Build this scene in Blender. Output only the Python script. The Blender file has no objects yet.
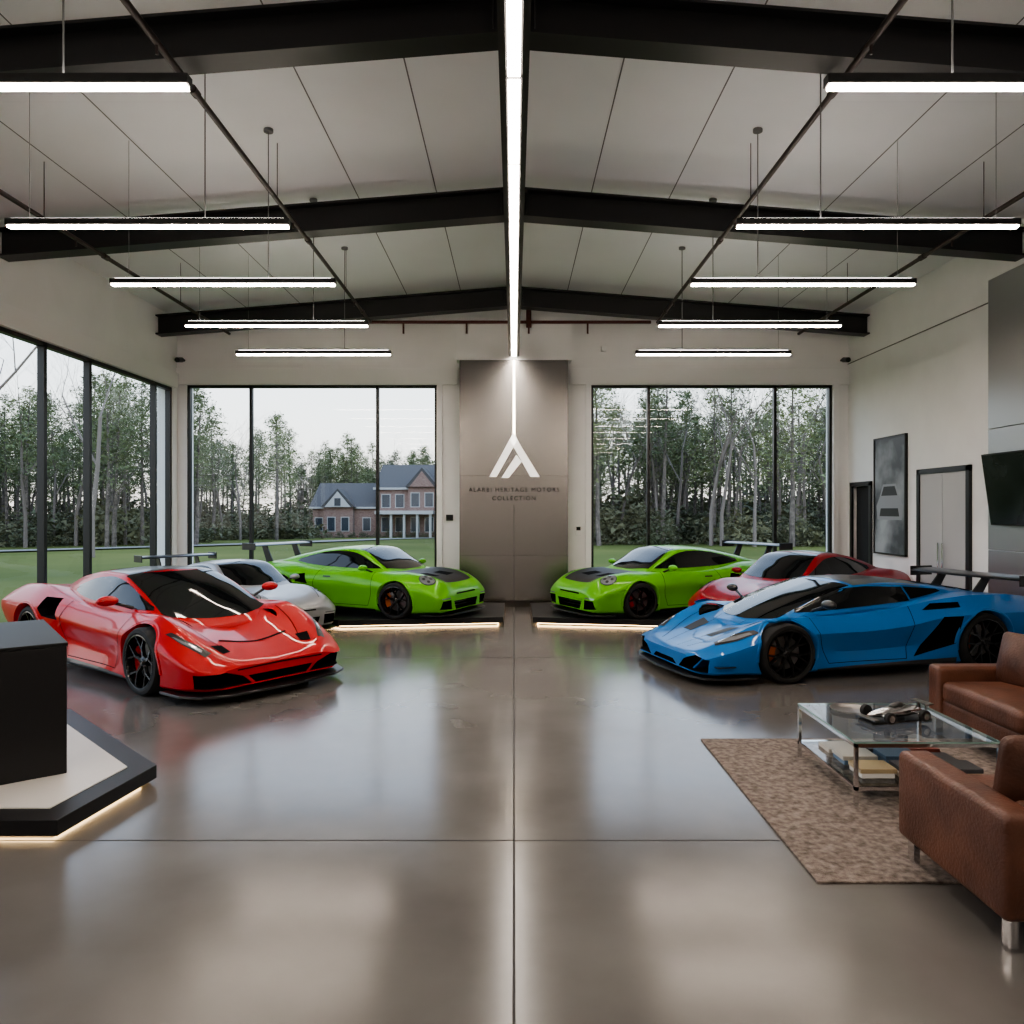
import bpy, bmesh, math, random
import numpy as np
from mathutils import Vector, Matrix
from mathutils.bvhtree import BVHTree
R=random.Random(7)
scn=bpy.context.scene
col=scn.collection
H=1.85; F=750.0
MATS={}
def mat(name,color=(.5,.5,.5),rough=.5,metal=0,coat=0,emit=None,estr=0,spec=.5):
    if name in MATS: return MATS[name]
    m=bpy.data.materials.new(name); m.use_nodes=True
    b=m.node_tree.nodes['Principled BSDF']
    b.inputs['Base Color'].default_value=(*color,1)
    b.inputs['Roughness'].default_value=rough
    b.inputs['Metallic'].default_value=metal
    b.inputs['Coat Weight'].default_value=coat
    b.inputs['Coat Roughness'].default_value=.03
    b.inputs['Specular IOR Level'].default_value=spec
    if emit:
        b.inputs['Emission Color'].default_value=(*emit,1)
        b.inputs['Emission Strength'].default_value=estr
    MATS[name]=m; return m
def nd(m,t,**kw):
    n=m.node_tree.nodes.new(t)
    for k,v in kw.items(): setattr(n,k,v)
    return n
def noise_color(m,c1,c2,scale=5,detail=6,lo=.35,hi=.65,vec='Object',mapscale=None,bump=0,bscale=None,rough=None):
    nt=m.node_tree; b=nt.nodes['Principled BSDF']; L=nt.links
    tc=nd(m,'ShaderNodeTexCoord'); src=tc.outputs[vec]
    if mapscale:
        mp=nd(m,'ShaderNodeMapping'); mp.inputs['Scale'].default_value=mapscale
        L.new(src,mp.inputs['Vector']); src=mp.outputs[0]
    n=nd(m,'ShaderNodeTexNoise'); n.inputs['Scale'].default_value=scale; n.inputs['Detail'].default_value=detail
    L.new(src,n.inputs['Vector'])
    r=nd(m,'ShaderNodeValToRGB'); r.color_ramp.elements[0].position=lo; r.color_ramp.elements[1].position=hi
    r.color_ramp.elements[0].color=(*c1,1); r.color_ramp.elements[1].color=(*c2,1)
    L.new(n.outputs['Fac'],r.inputs[0]); L.new(r.outputs[0],b.inputs['Base Color'])
    if rough:
        mr=nd(m,'ShaderNodeMapRange'); mr.inputs['To Min'].default_value=rough[0]; mr.inputs['To Max'].default_value=rough[1]
        mr.inputs['From Min'].default_value=.3; mr.inputs['From Max'].default_value=.7
        L.new(n.outputs['Fac'],mr.inputs['Value']); L.new(mr.outputs[0],b.inputs['Roughness'])
    if bump:
        n2=nd(m,'ShaderNodeTexNoise'); n2.inputs['Scale'].default_value=bscale or scale*4; n2.inputs['Detail'].default_value=4
        L.new(src,n2.inputs['Vector'])
        bp=nd(m,'ShaderNodeBump'); bp.inputs['Strength'].default_value=bump; bp.inputs['Distance'].default_value=.02
        L.new(n2.outputs['Fac'],bp.inputs['Height']); L.new(bp.outputs[0],b.inputs['Normal'])
    return r
M_floor=mat('polished_concrete',rough=.18,spec=.6); noise_color(M_floor,(.105,.098,.092),(.155,.146,.137),scale=.9,detail=9,lo=.3,hi=.7,rough=(.14,.22))
M_wall=mat('white_plaster',rough=.75); noise_color(M_wall,(.78,.78,.775),(.81,.81,.805),scale=2)
M_ceil=mat('ceiling_panel',rough=.6); noise_color(M_ceil,(.77,.78,.79),(.81,.82,.83),scale=.8)
M_trim=mat('pale_trim',(.80,.80,.795),.6)
M_dark=mat('black_steel',(.010,.010,.011),.42)
M_frame=mat('window_frame_black',(.010,.011,.012),.35)
M_seam=mat('panel_seam',(.16,.16,.16),.8)
M_pipe=mat('pipe_dark',(.030,.018,.016),.45,.3)
M_redpipe=mat('pipe_oxide',(.10,.03,.022),.5,.2)
M_steel=mat('brushed_steel',(.285,.272,.258),.26,1.0)
M_steel2=mat('brushed_steel_panel',(.44,.445,.45),.34,.9)
M_led=mat('led_warm',(1,1,1),.5,emit=(1,.84,.71),estr=56)
M_up=mat('added_upward_glow',(1,1,1),.5,emit=(1,.93,.87),estr=15)  # upward glow added to brighten the ceiling
M_led2=mat('led_center',(1,1,1),.5,emit=(1,.89,.79),estr=42)
M_glow=mat('led_underglow',(1,1,1),.5,emit=(1,.66,.32),estr=18)
M_glow2=mat('led_column',(1,1,1),.5,emit=(1,.80,.58),estr=12)
M_logo=mat('logo_white_metal_glow',(.85,.84,.82),.3,.3,emit=(1,.95,.88),estr=.8)  # white metal with a faint emission put into it
M_logod=mat('logo_dark',(.015,.015,.015),.4)
M_white=mat('white_laminate',(.62,.60,.57),.35)
M_black=mat('black_matte_panel',(.008,.008,.009),.45)
M_chrome=mat('chrome',(.75,.75,.76),.12,1)
M_leather=mat('brown_leather',rough=.42); noise_color(M_leather,(.080,.030,.017),(.145,.057,.033),scale=4,bump=.25,bscale=60)
M_pillow=mat('brown_leather_dark',rough=.5); noise_color(M_pillow,(.06,.025,.016),(.10,.040,.024),scale=5,bump=.25,bscale=50)
M_rug=mat('rug_weave',rough=.95)
noise_color(M_rug,(.13,.10,.085),(.36,.30,.26),scale=26,detail=15,lo=.30,hi=.68,bump=.8,bscale=150)
M_door=mat('door_grey',(.42,.42,.42),.5)
M_void=mat('doorway_shade',(.01,.01,.01),.8)  # near-black colour standing for the shade inside the doorway
M_tv=mat('screen_black',(.006,.007,.009),.12)
M_lawn=mat('lawn',rough=.95,spec=.1); noise_color(M_lawn,(.075,.095,.024),(.14,.15,.045),scale=.06,detail=10)
M_drive=mat('driveway',(.22,.21,.195),.9)
M_bark=mat('bark',(.13,.10,.08),.9); noise_color(M_bark,(.09,.075,.065),(.21,.18,.155),scale=3)
def leafmat(name,c1,c2):
    m=mat(name,rough=.8); nt=m.node_tree; b=nt.nodes['Principled BSDF']
    oi=nd(m,'ShaderNodeObjectInfo'); tc=nd(m,'ShaderNodeTexCoord'); n=nd(m,'ShaderNodeTexNoise'); n.inputs['Scale'].default_value=.7
    nt.links.new(tc.outputs['Object'],n.inputs['Vector'])
    ad=nd(m,'ShaderNodeMath',operation='ADD'); nt.links.new(oi.outputs['Random'],ad.inputs[0]); nt.links.new(n.outputs['Fac'],ad.inputs[1])
    mu=nd(m,'ShaderNodeMath',operation='MULTIPLY'); mu.inputs[1].default_value=.62; nt.links.new(ad.outputs[0],mu.inputs[0])
    r=nd(m,'ShaderNodeValToRGB'); r.color_ramp.elements[0].position=.15; r.color_ramp.elements[1].position=.9
    r.color_ramp.elements[0].color=(*c1,1); r.color_ramp.elements[1].color=(*c2,1)
    nt.links.new(mu.outputs[0],r.inputs[0]); nt.links.new(r.outputs[0],b.inputs['Base Color'])
    return m
M_pine=leafmat('pine_needles',(.065,.095,.045),(.22,.25,.115))
M_bush=leafmat('bush_leaves',(.055,.07,.035),(.17,.165,.09))
M_tip=mat('twig',(.20,.17,.15),.9)
def paint(name,c,metal=.0): return mat(name,c,.42,metal,.5,spec=.2)
P_red=paint('paint_red',(.46,.003,.005)); P_red2=paint('paint_deep_red',(.26,.004,.010))
P_green=paint('paint_green',(.12,.44,.003)); P_blue=paint('paint_blue',(.002,.135,.42)); P_silver=paint('paint_silver',(.34,.35,.36),.5)
M_carbon=mat('carbon_black',(.012,.012,.013),.30,0,.3)
M_satin=mat('satin_black',(.016,.016,.017),.5,spec=.25)
M_cglass=mat('car_glass',(.006,.007,.008),.04,0,0,spec=.5)
M_tyre=mat('tyre_rubber',(.012,.012,.012),.75)
M_rim=mat('rim_black',(.016,.016,.017),.25,.6,.5)
M_disc=mat('brake_disc',(.25,.24,.23),.35,.9)
M_calr=mat('caliper_red',(.45,.01,.01),.4); M_caly=mat('caliper_orange',(.5,.12,.02),.4)
M_well=mat('wheel_well',(.004,.004,.004),.9,spec=.1)
M_lens=mat('headlamp_lens',(.36,.38,.40),.08,.5,1)
M_drl=mat('daytime_light',(.8,.8,.8),.2,0,0,emit=(.95,.97,1),estr=1.6)
M_tail=mat('tail_lamp',(.35,.005,.005),.15,0,1)
M_tint=mat('dark_trim',(.010,.010,.010),.4)
def arch_glass(name,tint,ior,rg):
    m=bpy.data.materials.new(name); m.use_nodes=True
    nt=m.node_tree; nt.nodes.clear()
    o=nt.nodes.new('ShaderNodeOutputMaterial'); mx=nt.nodes.new('ShaderNodeMixShader'); t=nt.nodes.new('ShaderNodeBsdfTransparent'); g=nt.nodes.new('ShaderNodeBsdfGlossy')
    t.inputs[0].default_value=(*tint,1); g.inputs['Roughness'].default_value=rg; fr=nt.nodes.new('ShaderNodeFresnel'); fr.inputs[0].default_value=ior
    nt.links.new(fr.outputs[0],mx.inputs[0]); nt.links.new(t.outputs[0],mx.inputs[1]); nt.links.new(g.outputs[0],mx.inputs[2]); nt.links.new(mx.outputs[0],o.inputs[0]); return m
M_glass=arch_glass('window_glass',(.93,.96,.97),1.33,.01)
M_tglass=arch_glass('table_glass',(.86,.91,.90),1.5,.02)
M_brick=mat('house_brick',rough=.9)
b=M_brick.node_tree.nodes['Principled BSDF']; br=nd(M_brick,'ShaderNodeTexBrick'); tc=nd(M_brick,'ShaderNodeTexCoord')
br.inputs['Color1'].default_value=(.24,.125,.095,1); br.inputs['Color2'].default_value=(.34,.22,.18,1); br.inputs['Mortar'].default_value=(.34,.30,.27,1); br.inputs['Scale'].default_value=2.5
mp=nd(M_brick,'ShaderNodeMapping'); mp.inputs['Rotation'].default_value=(math.pi/2,0,0)
M_brick.node_tree.links.new(tc.outputs['Object'],mp.inputs[0]); M_brick.node_tree.links.new(mp.outputs[0],br.inputs['Vector']); M_brick.node_tree.links.new(br.outputs['Color'],b.inputs['Base Color'])
M_roof=mat('slate_roof',(.105,.098,.095),.85,spec=.2); M_hwhite=mat('house_white',(.52,.51,.49),.6); M_hwin=mat('house_window',(.06,.07,.085),.15)

def empty(name,loc=(0,0,0),rz=0,scale=1):
    e=bpy.data.objects.new(name,None); e.location=loc; e.rotation_euler=(0,0,rz); e.scale=(scale,)*3
    e.empty_display_size=.3; col.objects.link(e); return e
def mesh(name,verts,faces,mats,idx=None,parent=None,smooth=False,bevel=0,seg=3,angle=None):
    me=bpy.data.meshes.new(name); me.from_pydata([tuple(v) for v in verts],[],[tuple(f) for f in faces])
    if not isinstance(mats,(list,tuple)): mats=[mats]
    for m in mats: me.materials.append(m)
    if idx is not None: me.polygons.foreach_set('material_index',idx)
    if smooth: me.polygons.foreach_set('use_smooth',[True]*len(me.polygons))
    if angle: me.set_sharp_from_angle(angle=math.radians(angle))
    me.update()
    ob=bpy.data.objects.new(name,me); col.objects.link(ob)
    if parent: ob.parent=parent
    if bevel:
        md=ob.modifiers.new('b','BEVEL'); md.width=bevel; md.segments=seg; md.limit_method='ANGLE'; md.angle_limit=math.radians(35)
    return ob
def boxvf(b,off=0):
    x0,x1,y0,y1,z0,z1=b
    v=[(x0,y0,z0),(x1,y0,z0),(x1,y1,z0),(x0,y1,z0),(x0,y0,z1),(x1,y0,z1),(x1,y1,z1),(x0,y1,z1)]
    f=[(0,3,2,1),(4,5,6,7),(0,1,5,4),(1,2,6,5),(2,3,7,6),(3,0,4,7)]
    return v,[tuple(i+off for i in q) for q in f]
def boxes(name,bl,mats,parent=None,idx=None,bevel=0,seg=2):
    V=[];Fc=[];I=[]
    for k,b in enumerate(bl):
        v,f=boxvf(b,len(V)); V+=v; Fc+=f; I+=[idx[k] if idx else 0]*6
    return mesh(name,V,Fc,mats,I,parent,bevel=bevel,seg=seg)
def cyl(name,p0,p1,r,m,parent=None,n=12,r1=None):
    p0=Vector(p0);p1=Vector(p1); d=(p1-p0).normalized()
    a=d.orthogonal().normalized(); b=d.cross(a); r1=r if r1 is None else r1
    V=[p0+(a*math.cos(2*math.pi*i/n)+b*math.sin(2*math.pi*i/n))*r for i in range(n)]+[p1+(a*math.cos(2*math.pi*i/n)+b*math.sin(2*math.pi*i/n))*r1 for i in range(n)]
    Fc=[(i,(i+1)%n,n+(i+1)%n,n+i) for i in range(n)]+[tuple(range(n))[::-1],tuple(range(n,2*n))]
    return mesh(name,V,Fc,m,parent=parent,smooth=True,angle=40)
def prism(name,poly,z0,z1,mats,parent=None,bevel=0,top=0,side=0):
    n=len(poly); V=[(x,y,z0) for x,y in poly]+[(x,y,z1) for x,y in poly]
    Fc=[tuple(range(n))[::-1],tuple(range(n,2*n))]+[(i,(i+1)%n,n+(i+1)%n,n+i) for i in range(n)]
    return mesh(name,V,Fc,mats,[side,top]+[side]*n,parent,bevel=bevel)
def cushion(name,b,m,parent,bulge=.12,n=12,rot=None,pinch=0,rad=.035):
    x0,x1,y0,y1,z0,z1=b; c=Vector(((x0+x1)/2,(y0+y1)/2,(z0+z1)/2)); s=Vector(((x1-x0)/2,(y1-y0)/2,(z1-z0)/2))
    bm=bmesh.new(); bmesh.ops.create_cube(bm,size=2); bmesh.ops.subdivide_edges(bm,edges=bm.edges[:],cuts=n,use_grid_fill=True)
    ax=min(range(3),key=lambda i:s[i]); oth=[i for i in range(3) if i!=ax]
    r=min(rad,min(s)*.95)
    for v in bm.verts:
        u=v.co.copy(); p=Vector((0,0,0)); core=Vector((0,0,0))
        for i in range(3):
            a=abs(u[i]); sg=1 if u[i]>=0 else -1
            q=(s[i]-r)+r*(a-.64)/.36 if a>.64 else (s[i]-r)*a/.64
            p[i]=sg*q; core[i]=sg*min(q,s[i]-r)
        d=p-core
        if d.length>1e-9: p=core+d.normalized()*r if max(abs(u.x),abs(u.y),abs(u.z))>.999 else p
        k=max(0,(1-(p[oth[0]]/s[oth[0]])**2)*(1-(p[oth[1]]/s[oth[1]])**2))
        p[ax]*=(1-pinch*(1-k))*(1+bulge*k)
        v.co=p
    me=bpy.data.meshes.new(name); bm.to_mesh(me); bm.free(); me.materials.append(m)
    me.polygons.foreach_set('use_smooth',[True]*len(me.polygons))
    ob=bpy.data.objects.new(name,me); ob.location=c; col.objects.link(ob); ob.parent=parent
    if rot: ob.rotation_euler=rot
    return ob

cd=bpy.data.cameras.new('camera'); cam=bpy.data.objects.new('camera',cd); col.objects.link(cam)
cam.location=(0,0,H); cam.rotation_euler=(math.pi/2,0,0); cd.sensor_width=36; cd.lens=F/1024*36
cd.shift_x=-2/1024; cd.shift_y=-2/1024; cd.clip_end=1000
scn.camera=cam

# ------------------------------------------------------------------ room
XL,XR,YB,YF=-6.6,6.55,14.7,-4.0
RZ,SL=6.12,.08
def cz(x): return RZ-abs(x)*SL
boxes('floor',[(XL-.3,XR+.3,YF-.3,YB+.3,-.3,0)],M_floor)
J=.006
boxes('floor_joints',[(-J,J,YF,YB,0,.001),(XL,XR,4.2-J,4.2+J,0,.001),(XL,XR,-1.0-J,-1.0+J,0,.001),(XL,XR,9.4-J,9.4+J,0,.0008)],mat('joint_dark',(.03,.025,.022),.6))
V=[];Fc=[]
for y in (YF-.3,YB+.3):
    V+=[(XL-.3,y,cz(XL-.3)),(0,y,RZ),(XR+.3,y,cz(XR+.3)),(XR+.3,y,cz(XR)+.3),(0,y,RZ+.3),(XL-.3,y,cz(XL)+.3)]
Fc=[(0,1,7,6),(1,2,8,7),(2,3,9,8),(3,4,10,9),(4,5,11,10),(5,0,6,11),(0,5,4,3,2,1),(6,7,8,9,10,11)]
mesh('ceiling',V,Fc,M_ceil)
V=[];Fc=[]
for k in range(-6,7):
    if k==0: continue
    x=k*1.02; a,b2=x-.007,x+.007
    n=len(V); V+=[(a,YF,cz(a)-.004),(b2,YF,cz(b2)-.004),(b2,YB,cz(b2)-.004),(a,YB,cz(a)-.004)]; Fc.append((n,n+1,n+2,n+3))
mesh('trim_ceiling_seams',V,Fc,M_seam)
lw_y0,lw_y1=2.2,14.5
lw0=.12; Wt=4.30
boxes('wall_left',[(XL-.3,XL,YF,lw_y0,0,5.75),(XL-.3,XL,lw_y1,YB+.3,0,5.75),(XL-.3,XL,lw_y0,lw_y1,4.22,5.75),(XL-.3,XL,lw_y0,lw_y1,0,lw0)],M_wall)
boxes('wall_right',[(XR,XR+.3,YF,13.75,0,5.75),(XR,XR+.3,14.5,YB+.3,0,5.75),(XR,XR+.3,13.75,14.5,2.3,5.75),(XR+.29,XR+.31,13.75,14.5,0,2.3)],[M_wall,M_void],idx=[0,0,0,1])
wl=(-6.41,-1.51); wr=(1.51,6.24)
def gab(x0,x1,z0,y0,y1,V,Fc):
    n=len(V)
    V+=[(x0,y0,z0),(x1,y0,z0),(x1,y0,cz(x1)+.02),(x0,y0,cz(x0)+.02),(x0,y1,z0),(x1,y1,z0),(x1,y1,cz(x1)+.02),(x0,y1,cz(x0)+.02)]
    Fc+=[(n,n+1,n+2,n+3),(n+4,n+7,n+6,n+5),(n,n+4,n+5,n+1),(n+1,n+5,n+6,n+2),(n+2,n+6,n+7,n+3),(n+3,n+7,n+4,n)]
V=[];Fc=[]
for x0,x1,z0 in ((XL,wl[0],0),(wl[0],wl[1],Wt),(wl[1],0,0),(0,wr[0],0),(wr[0],wr[1],Wt),(wr[1],XR,0)): gab(x0,x1,z0,YB,YB+.3,V,Fc)
for a,b2 in (wl,wr):
    v,f=boxvf((a,b2,YB,YB+.3,0,.12),len(V)); V+=v;Fc+=f
mesh('wall_back',V,Fc,M_wall)
V=[];Fc=[]; gab(XL,0,0,YF-.3,YF,V,Fc); gab(0,XR,0,YF-.3,YF,V,Fc); mesh('wall_front',V,Fc,M_wall)
boxes('trim_1',[(XL,-1.10,YB-.06,YB,4.30,4.62),(-1.51,-1.40,YB-.06,YB,.1,4.3)],M_trim,bevel=.004)
boxes('trim_2',[(1.10,XR,YB-.06,YB,4.30,4.62),(1.40,1.51,YB-.06,YB,.1,4.3),(6.24,6.34,YB-.06,YB,.1,4.3)],M_trim,bevel=.004)
boxes('trim_3',[(XL,XL+.05,lw_y0,14.64,4.22,4.52)],M_trim,bevel=.004)
boxes('trim_4',[(XR-.012,XR,10.3,14.7,4.70,4.715)],M_seam)
boxes('baseboard_back',[(-1.40,-1.05,YB-.02,YB,0,.12),(1.05,1.40,YB-.02,YB,0,.12)],M_dark)
boxes('baseboard_right',[(XR-.02,XR,12.12,13.7,0,.12),(XR-.02,XR,10.31,10.7,0,.12)],M_dark)
def window_back(name,x0,x1,mull):
    e=empty(name,(0,0,0)); z0,z1=.12,Wt; w=.05
    bl=[(x0,x0+w,YB+.02,YB+.12,z0,z1),(x1-w,x1,YB+.02,YB+.12,z0,z1),(x0,x1,YB+.02,YB+.12,z1-w,z1),(x0,x1,YB+.02,YB+.12,z0,z0+w)]
    for m in mull: bl.append((m-.028,m+.028,YB+.02,YB+.12,z0,z1))
    boxes('frame',bl,M_frame,e)
    mesh('glass',[(x0,YB+.08,z0),(x1,YB+.08,z0),(x1,YB+.08,z1),(x0,YB+.08,z1)],[(0,1,2,3)],M_glass,parent=e)
fx=lambda px,Y:(px-514)*Y/F
window_back('window_1',wl[0],wl[1],[fx(252,14.8),fx(378,14.8)])
window_back('window_2',wr[0],wr[1],[fx(648,14.8),fx(774,14.8)])
e=empty('window_3'); z0,z1=lw0,4.22; w=.06
bl=[(XL-.12,XL-.02,lw_y0,lw_y0+w,z0,z1),(XL-.12,XL-.02,lw_y1-w,lw_y1,z0,z1),(XL-.12,XL-.02,lw_y0,lw_y1,z1-w,z1),(XL-.12,XL-.02,lw_y0,lw_y1,z0,z0+w)]
for m in (3.9,5.6,7.3,9.0,10.6,11.73,13.87): bl.append((XL-.12,XL-.02,m-.035,m+.035,z0,z1))
boxes('frame',bl,M_frame,e)
mesh('glass',[(XL-.07,lw_y0,z0),(XL-.07,lw_y1,z0),(XL-.07,lw_y1,z1),(XL-.07,lw_y0,z1)],[(0,1,2,3)],M_glass,parent=e)

def beam(y,zb=5.61,top=5.97):
    e=empty('roof_beam',(0,y,0))
    def strip(nm,dz0,dz1,hw):
        V=[];Fc=[]
        xs=[XL+.01,-.0,XR-.01]
        for x in xs:
            c=-abs(x)*SL
            V+=[(x,-hw,zb+c+dz0),(x,hw,zb+c+dz0),(x,hw,zb+c+dz1),(x,-hw,zb+c+dz1)]
        for k in range(2):
            a=4*k;b=4*k+4
            for i in range(4): Fc.append((a+i,a+(i+1)%4,b+(i+1)%4,b+i))
        Fc+=[(3,2,1,0),(8,9,10,11)]
        mesh(nm,V,Fc,M_dark,parent=e)
    strip('bottom_flange',0,.025,.12); strip('web',.025,top-zb-.025,.012); strip('top_flange',top-zb-.025,top-zb,.12)
    boxes('ridge_plates',[(-.18,-.165,-.11,.11,zb,top-.02),(.165,.18,-.11,.11,zb,top-.02)],M_dark,e)
for y in (13.9,9.66,6.0,1.6,-2.4): beam(y)
for i,(x,z) in enumerate(((-2.62,5.28),(2.62,5.28),(-5.2,5.07),(5.2,5.07))):
    e=empty('sprinkler_pipe',(x,0,z)); cyl('pipe',(0,YF+.1,0),(0,13.7,0),.026,M_pipe,e)
    for k in range(4):
        yy=1.5+k*3.4; cyl('hanger_%d'%k,(0,yy,.02),(0,yy,cz(x)-z),.005,M_pipe,e,6); cyl('head_%d'%k,(0,yy+.6,-.09),(0,yy+.6,0),.012,M_pipe,e,8)
        cyl('coupling_%d'%k,(0,yy+1.2,0),(0,yy+1.3,0),.036,M_pipe,e,12)
e=empty('sprinkler_pipe',(0,14.25,5.42)); cyl('pipe',(-2.9,0,0),(2.6,0,0),.03,M_redpipe,e)
for k,x in enumerate((-2.1,-.9,.28,1.4)): cyl('drop_%d'%k,(x,0,-.22),(x,0,0),.018,M_redpipe,e,8)
cyl('riser',(.28,0,-.1),(.28,0,.45),.05,M_redpipe,e)

def pendant(x,y,z,L=2.4):
    e=empty('linear_pendant_light',(x,y,z))
    boxes('housing',[(-L/2,L/2,-.035,.035,0,.055)],M_dark,e,bevel=.003)
    boxes('diffuser',[(-L/2+.015,L/2-.015,-.026,.026,-.018,0)],M_led,e)
    boxes('added_ceiling_glow',[(-L/2+.05,L/2-.05,-.02,.02,.055,.060)],M_up,e)  # glowing strip added on the housing top, unseen from below, lifts the ceiling
    sx=1 if x<0 else -1
    dx=sx*L*.2
    cyl('rod',(dx,0,.05),(dx,0,cz(x+dx)-z),.006,M_seam,e,6)
    cyl('canopy',(dx,0,cz(x+dx)-z-.03),(dx,0,cz(x+dx)-z+.01),.05,M_seam,e,12)
    dx=-sx*L*.42
    cyl('wire',(dx,0,.05),(dx,0,cz(x+dx)-z),.0025,M_seam,e,6)
pendant(-3.04,4.26,4.26); pendant(2.97,4.26,4.26)
for y in (6.36,8.0,9.8,11.6,2.3,.3,-1.8):
    pendant(-3.10,y,4.26)
    pendant(3.08,y,4.26)
e=empty('ridge_strip_light',(0,0,4.79))
boxes('housing',[(-.10,.10,YF+.2,14.28,.0,.10),(-.10,-.055,YF+.2,14.28,-.02,0),(.055,.10,YF+.2,14.28,-.02,0)],mat('strip_housing',(.025,.024,.023),.5),e)
bl=[]; y=5.09-1.27*6
while y<14.1:
    bl.append((-.042,.042,max(y+.03,YF+.25),min(y+1.24,14.25),-.016,-.001)); y+=1.27
boxes('diffusers',bl,M_led2,e)
for k,yy in enumerate((-2.4,1.6,6.0,9.66,13.9)): cyl('hanger_%d'%k,(0,yy,.1),(0,yy,.84),.015,M_dark,e,8)

e=empty('steel_feature_column',(0,14.3,0))
boxes('cladding',[(-1.04,1.03,0,.4,.12,4.71)],M_steel,e,bevel=.008)
boxes('plinth',[(-1.06,1.05,-.02,.4,0,.12)],M_dark,e)
boxes('led_line',[(-.022,.022,-.012,0,3.25,4.70)],M_glow2,e)
boxes('upper_box',[(-1.10,1.10,.02,.4,4.72,5.5)],M_wall,e)
boxes('seams',[(-1.04,1.03,-.001,.002,2.50,2.506),(-1.04,1.03,-.001,.002,.98,.986),(-.006,.006,-.001,.002,.12,1.95)],mat('column_seam',(.08,.08,.08),.6),e)
e=empty('wall_logo',(0.0,14.285,0))
s=1/52.3
def LP(px,py): return ((px-513.5)*s,(510-py)*s+H)
def flat(nm,pts,m,d=.02):
    n=len(pts); P=[LP(*p) for p in pts]; V=[(a,0,b) for a,b in P]+[(a,-d,b) for a,b in P]
    mesh(nm,V,[tuple(range(n)),tuple(range(n,2*n))[::-1]]+[(i,n+i,n+(i+1)%n,(i+1)%n) for i in range(n)],m,parent=e)
flat('mark_left',[(513,433),(517,440),(496,477),(489,477)],M_logo)
flat('mark_right',[(513,433),(520,446),(539,477),(530,477),(509,440)],M_logo)
flat('mark_inner',[(516,455),(521,462),(508,478),(501,478)],M_logo)
for nm,tx,py,sz in (('text_line_1','ALARBI HERITAGE MOTORS',490,.112),('text_line_2','COLLECTION',498.5,.112)):
    c=bpy.data.curves.new(nm,'FONT'); c.body=tx; c.size=sz; c.align_x='CENTER'; c.align_y='CENTER'; c.extrude=.006; c.space_character=1.28
    ob=bpy.data.objects.new(nm,c); col.objects.link(ob); ob.parent=e; ob.location=(0,-.006,(510-py)*s+H); ob.rotation_euler=(math.pi/2,0,0); c.materials.append(M_logod)
e=empty('wall_thermostat',(-1.26,14.69,1.7)); boxes('plate',[(-.07,.07,-.025,0,-.06,.06)],M_tint,e,bevel=.006); boxes('screen',[(-.05,.05,-.03,-.025,-.03,.04)],M_tv,e)
e=empty('wall_thermostat',(1.26,14.69,1.45)); boxes('plate',[(-.06,.06,-.025,0,-.1,.1)],M_trim,e,bevel=.006); boxes('screen',[(-.04,.04,-.03,-.025,-.0,.07)],M_tv,e)
for x in (XL+.14,XR-.14):
    e=empty('security_camera',(x,14.5,4.78)); cyl('mount',(0,.19,0),(0,.05,0),.025,M_dark,e); cyl('body',(0,.08,-.01),(0,-.12,-.05),.05,M_dark,e)
e=empty('wall_speaker',(1.75,14.66,5.0)); boxes('body',[(-.05,.05,-.05,.03,-.05,.05)],M_trim,e,bevel=.01)
e=empty('door_1',(XR,0,0))
boxes('frame',[(-.04,.0,13.70,13.78,0,2.36),(-.04,.0,14.47,14.55,0,2.36),(-.04,.0,13.70,14.55,2.30,2.38)],M_frame,e)
boxes('doorway_shade_sheet',[(.06,.11,13.78,14.47,.01,2.30)],M_void,e)  # black sheet in place of the shade in the open doorway
e=empty('door_2',(XR,0,0))
y0,y1,zt=10.80,12.04,2.42
boxes('frame',[(-.05,.0,y0-.08,y0,0,zt+.08),(-.05,.0,y1,y1+.08,0,zt+.08),(-.05,.0,y0-.08,y1+.08,zt,zt+.08)],M_frame,e)
boxes('leaves',[(-.03,0,y0,11.415,.01,zt),(-.03,0,11.425,y1,.01,zt)],M_door,e,bevel=.004)
boxes('pulls',[(-.07,-.055,11.35,11.37,.85,1.35),(-.07,-.055,11.47,11.49,.85,1.35),(-.055,-.03,11.35,11.37,.9,.92),(-.055,-.03,11.47,11.49,.9,.92)],M_chrome,e)
e=empty('framed_picture',(XR,13.02,2.1))
boxes('frame',[(-.05,-.0,-.55,-.52,-1.03,1.03),(-.05,-.0,.52,.55,-1.03,1.03),(-.05,-.0,-.55,.55,-1.03,-1.0),(-.05,-.0,-.55,.55,1.0,1.03)],M_tint,e)
mp_=mat('picture_print',rough=.4); noise_color(mp_,(.05,.055,.065),(.34,.36,.38),scale=1.3,detail=4,lo=.40,hi=.66)
boxes('print',[(-.035,0,-.52,.52,-1,1)],mp_,e)
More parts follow.
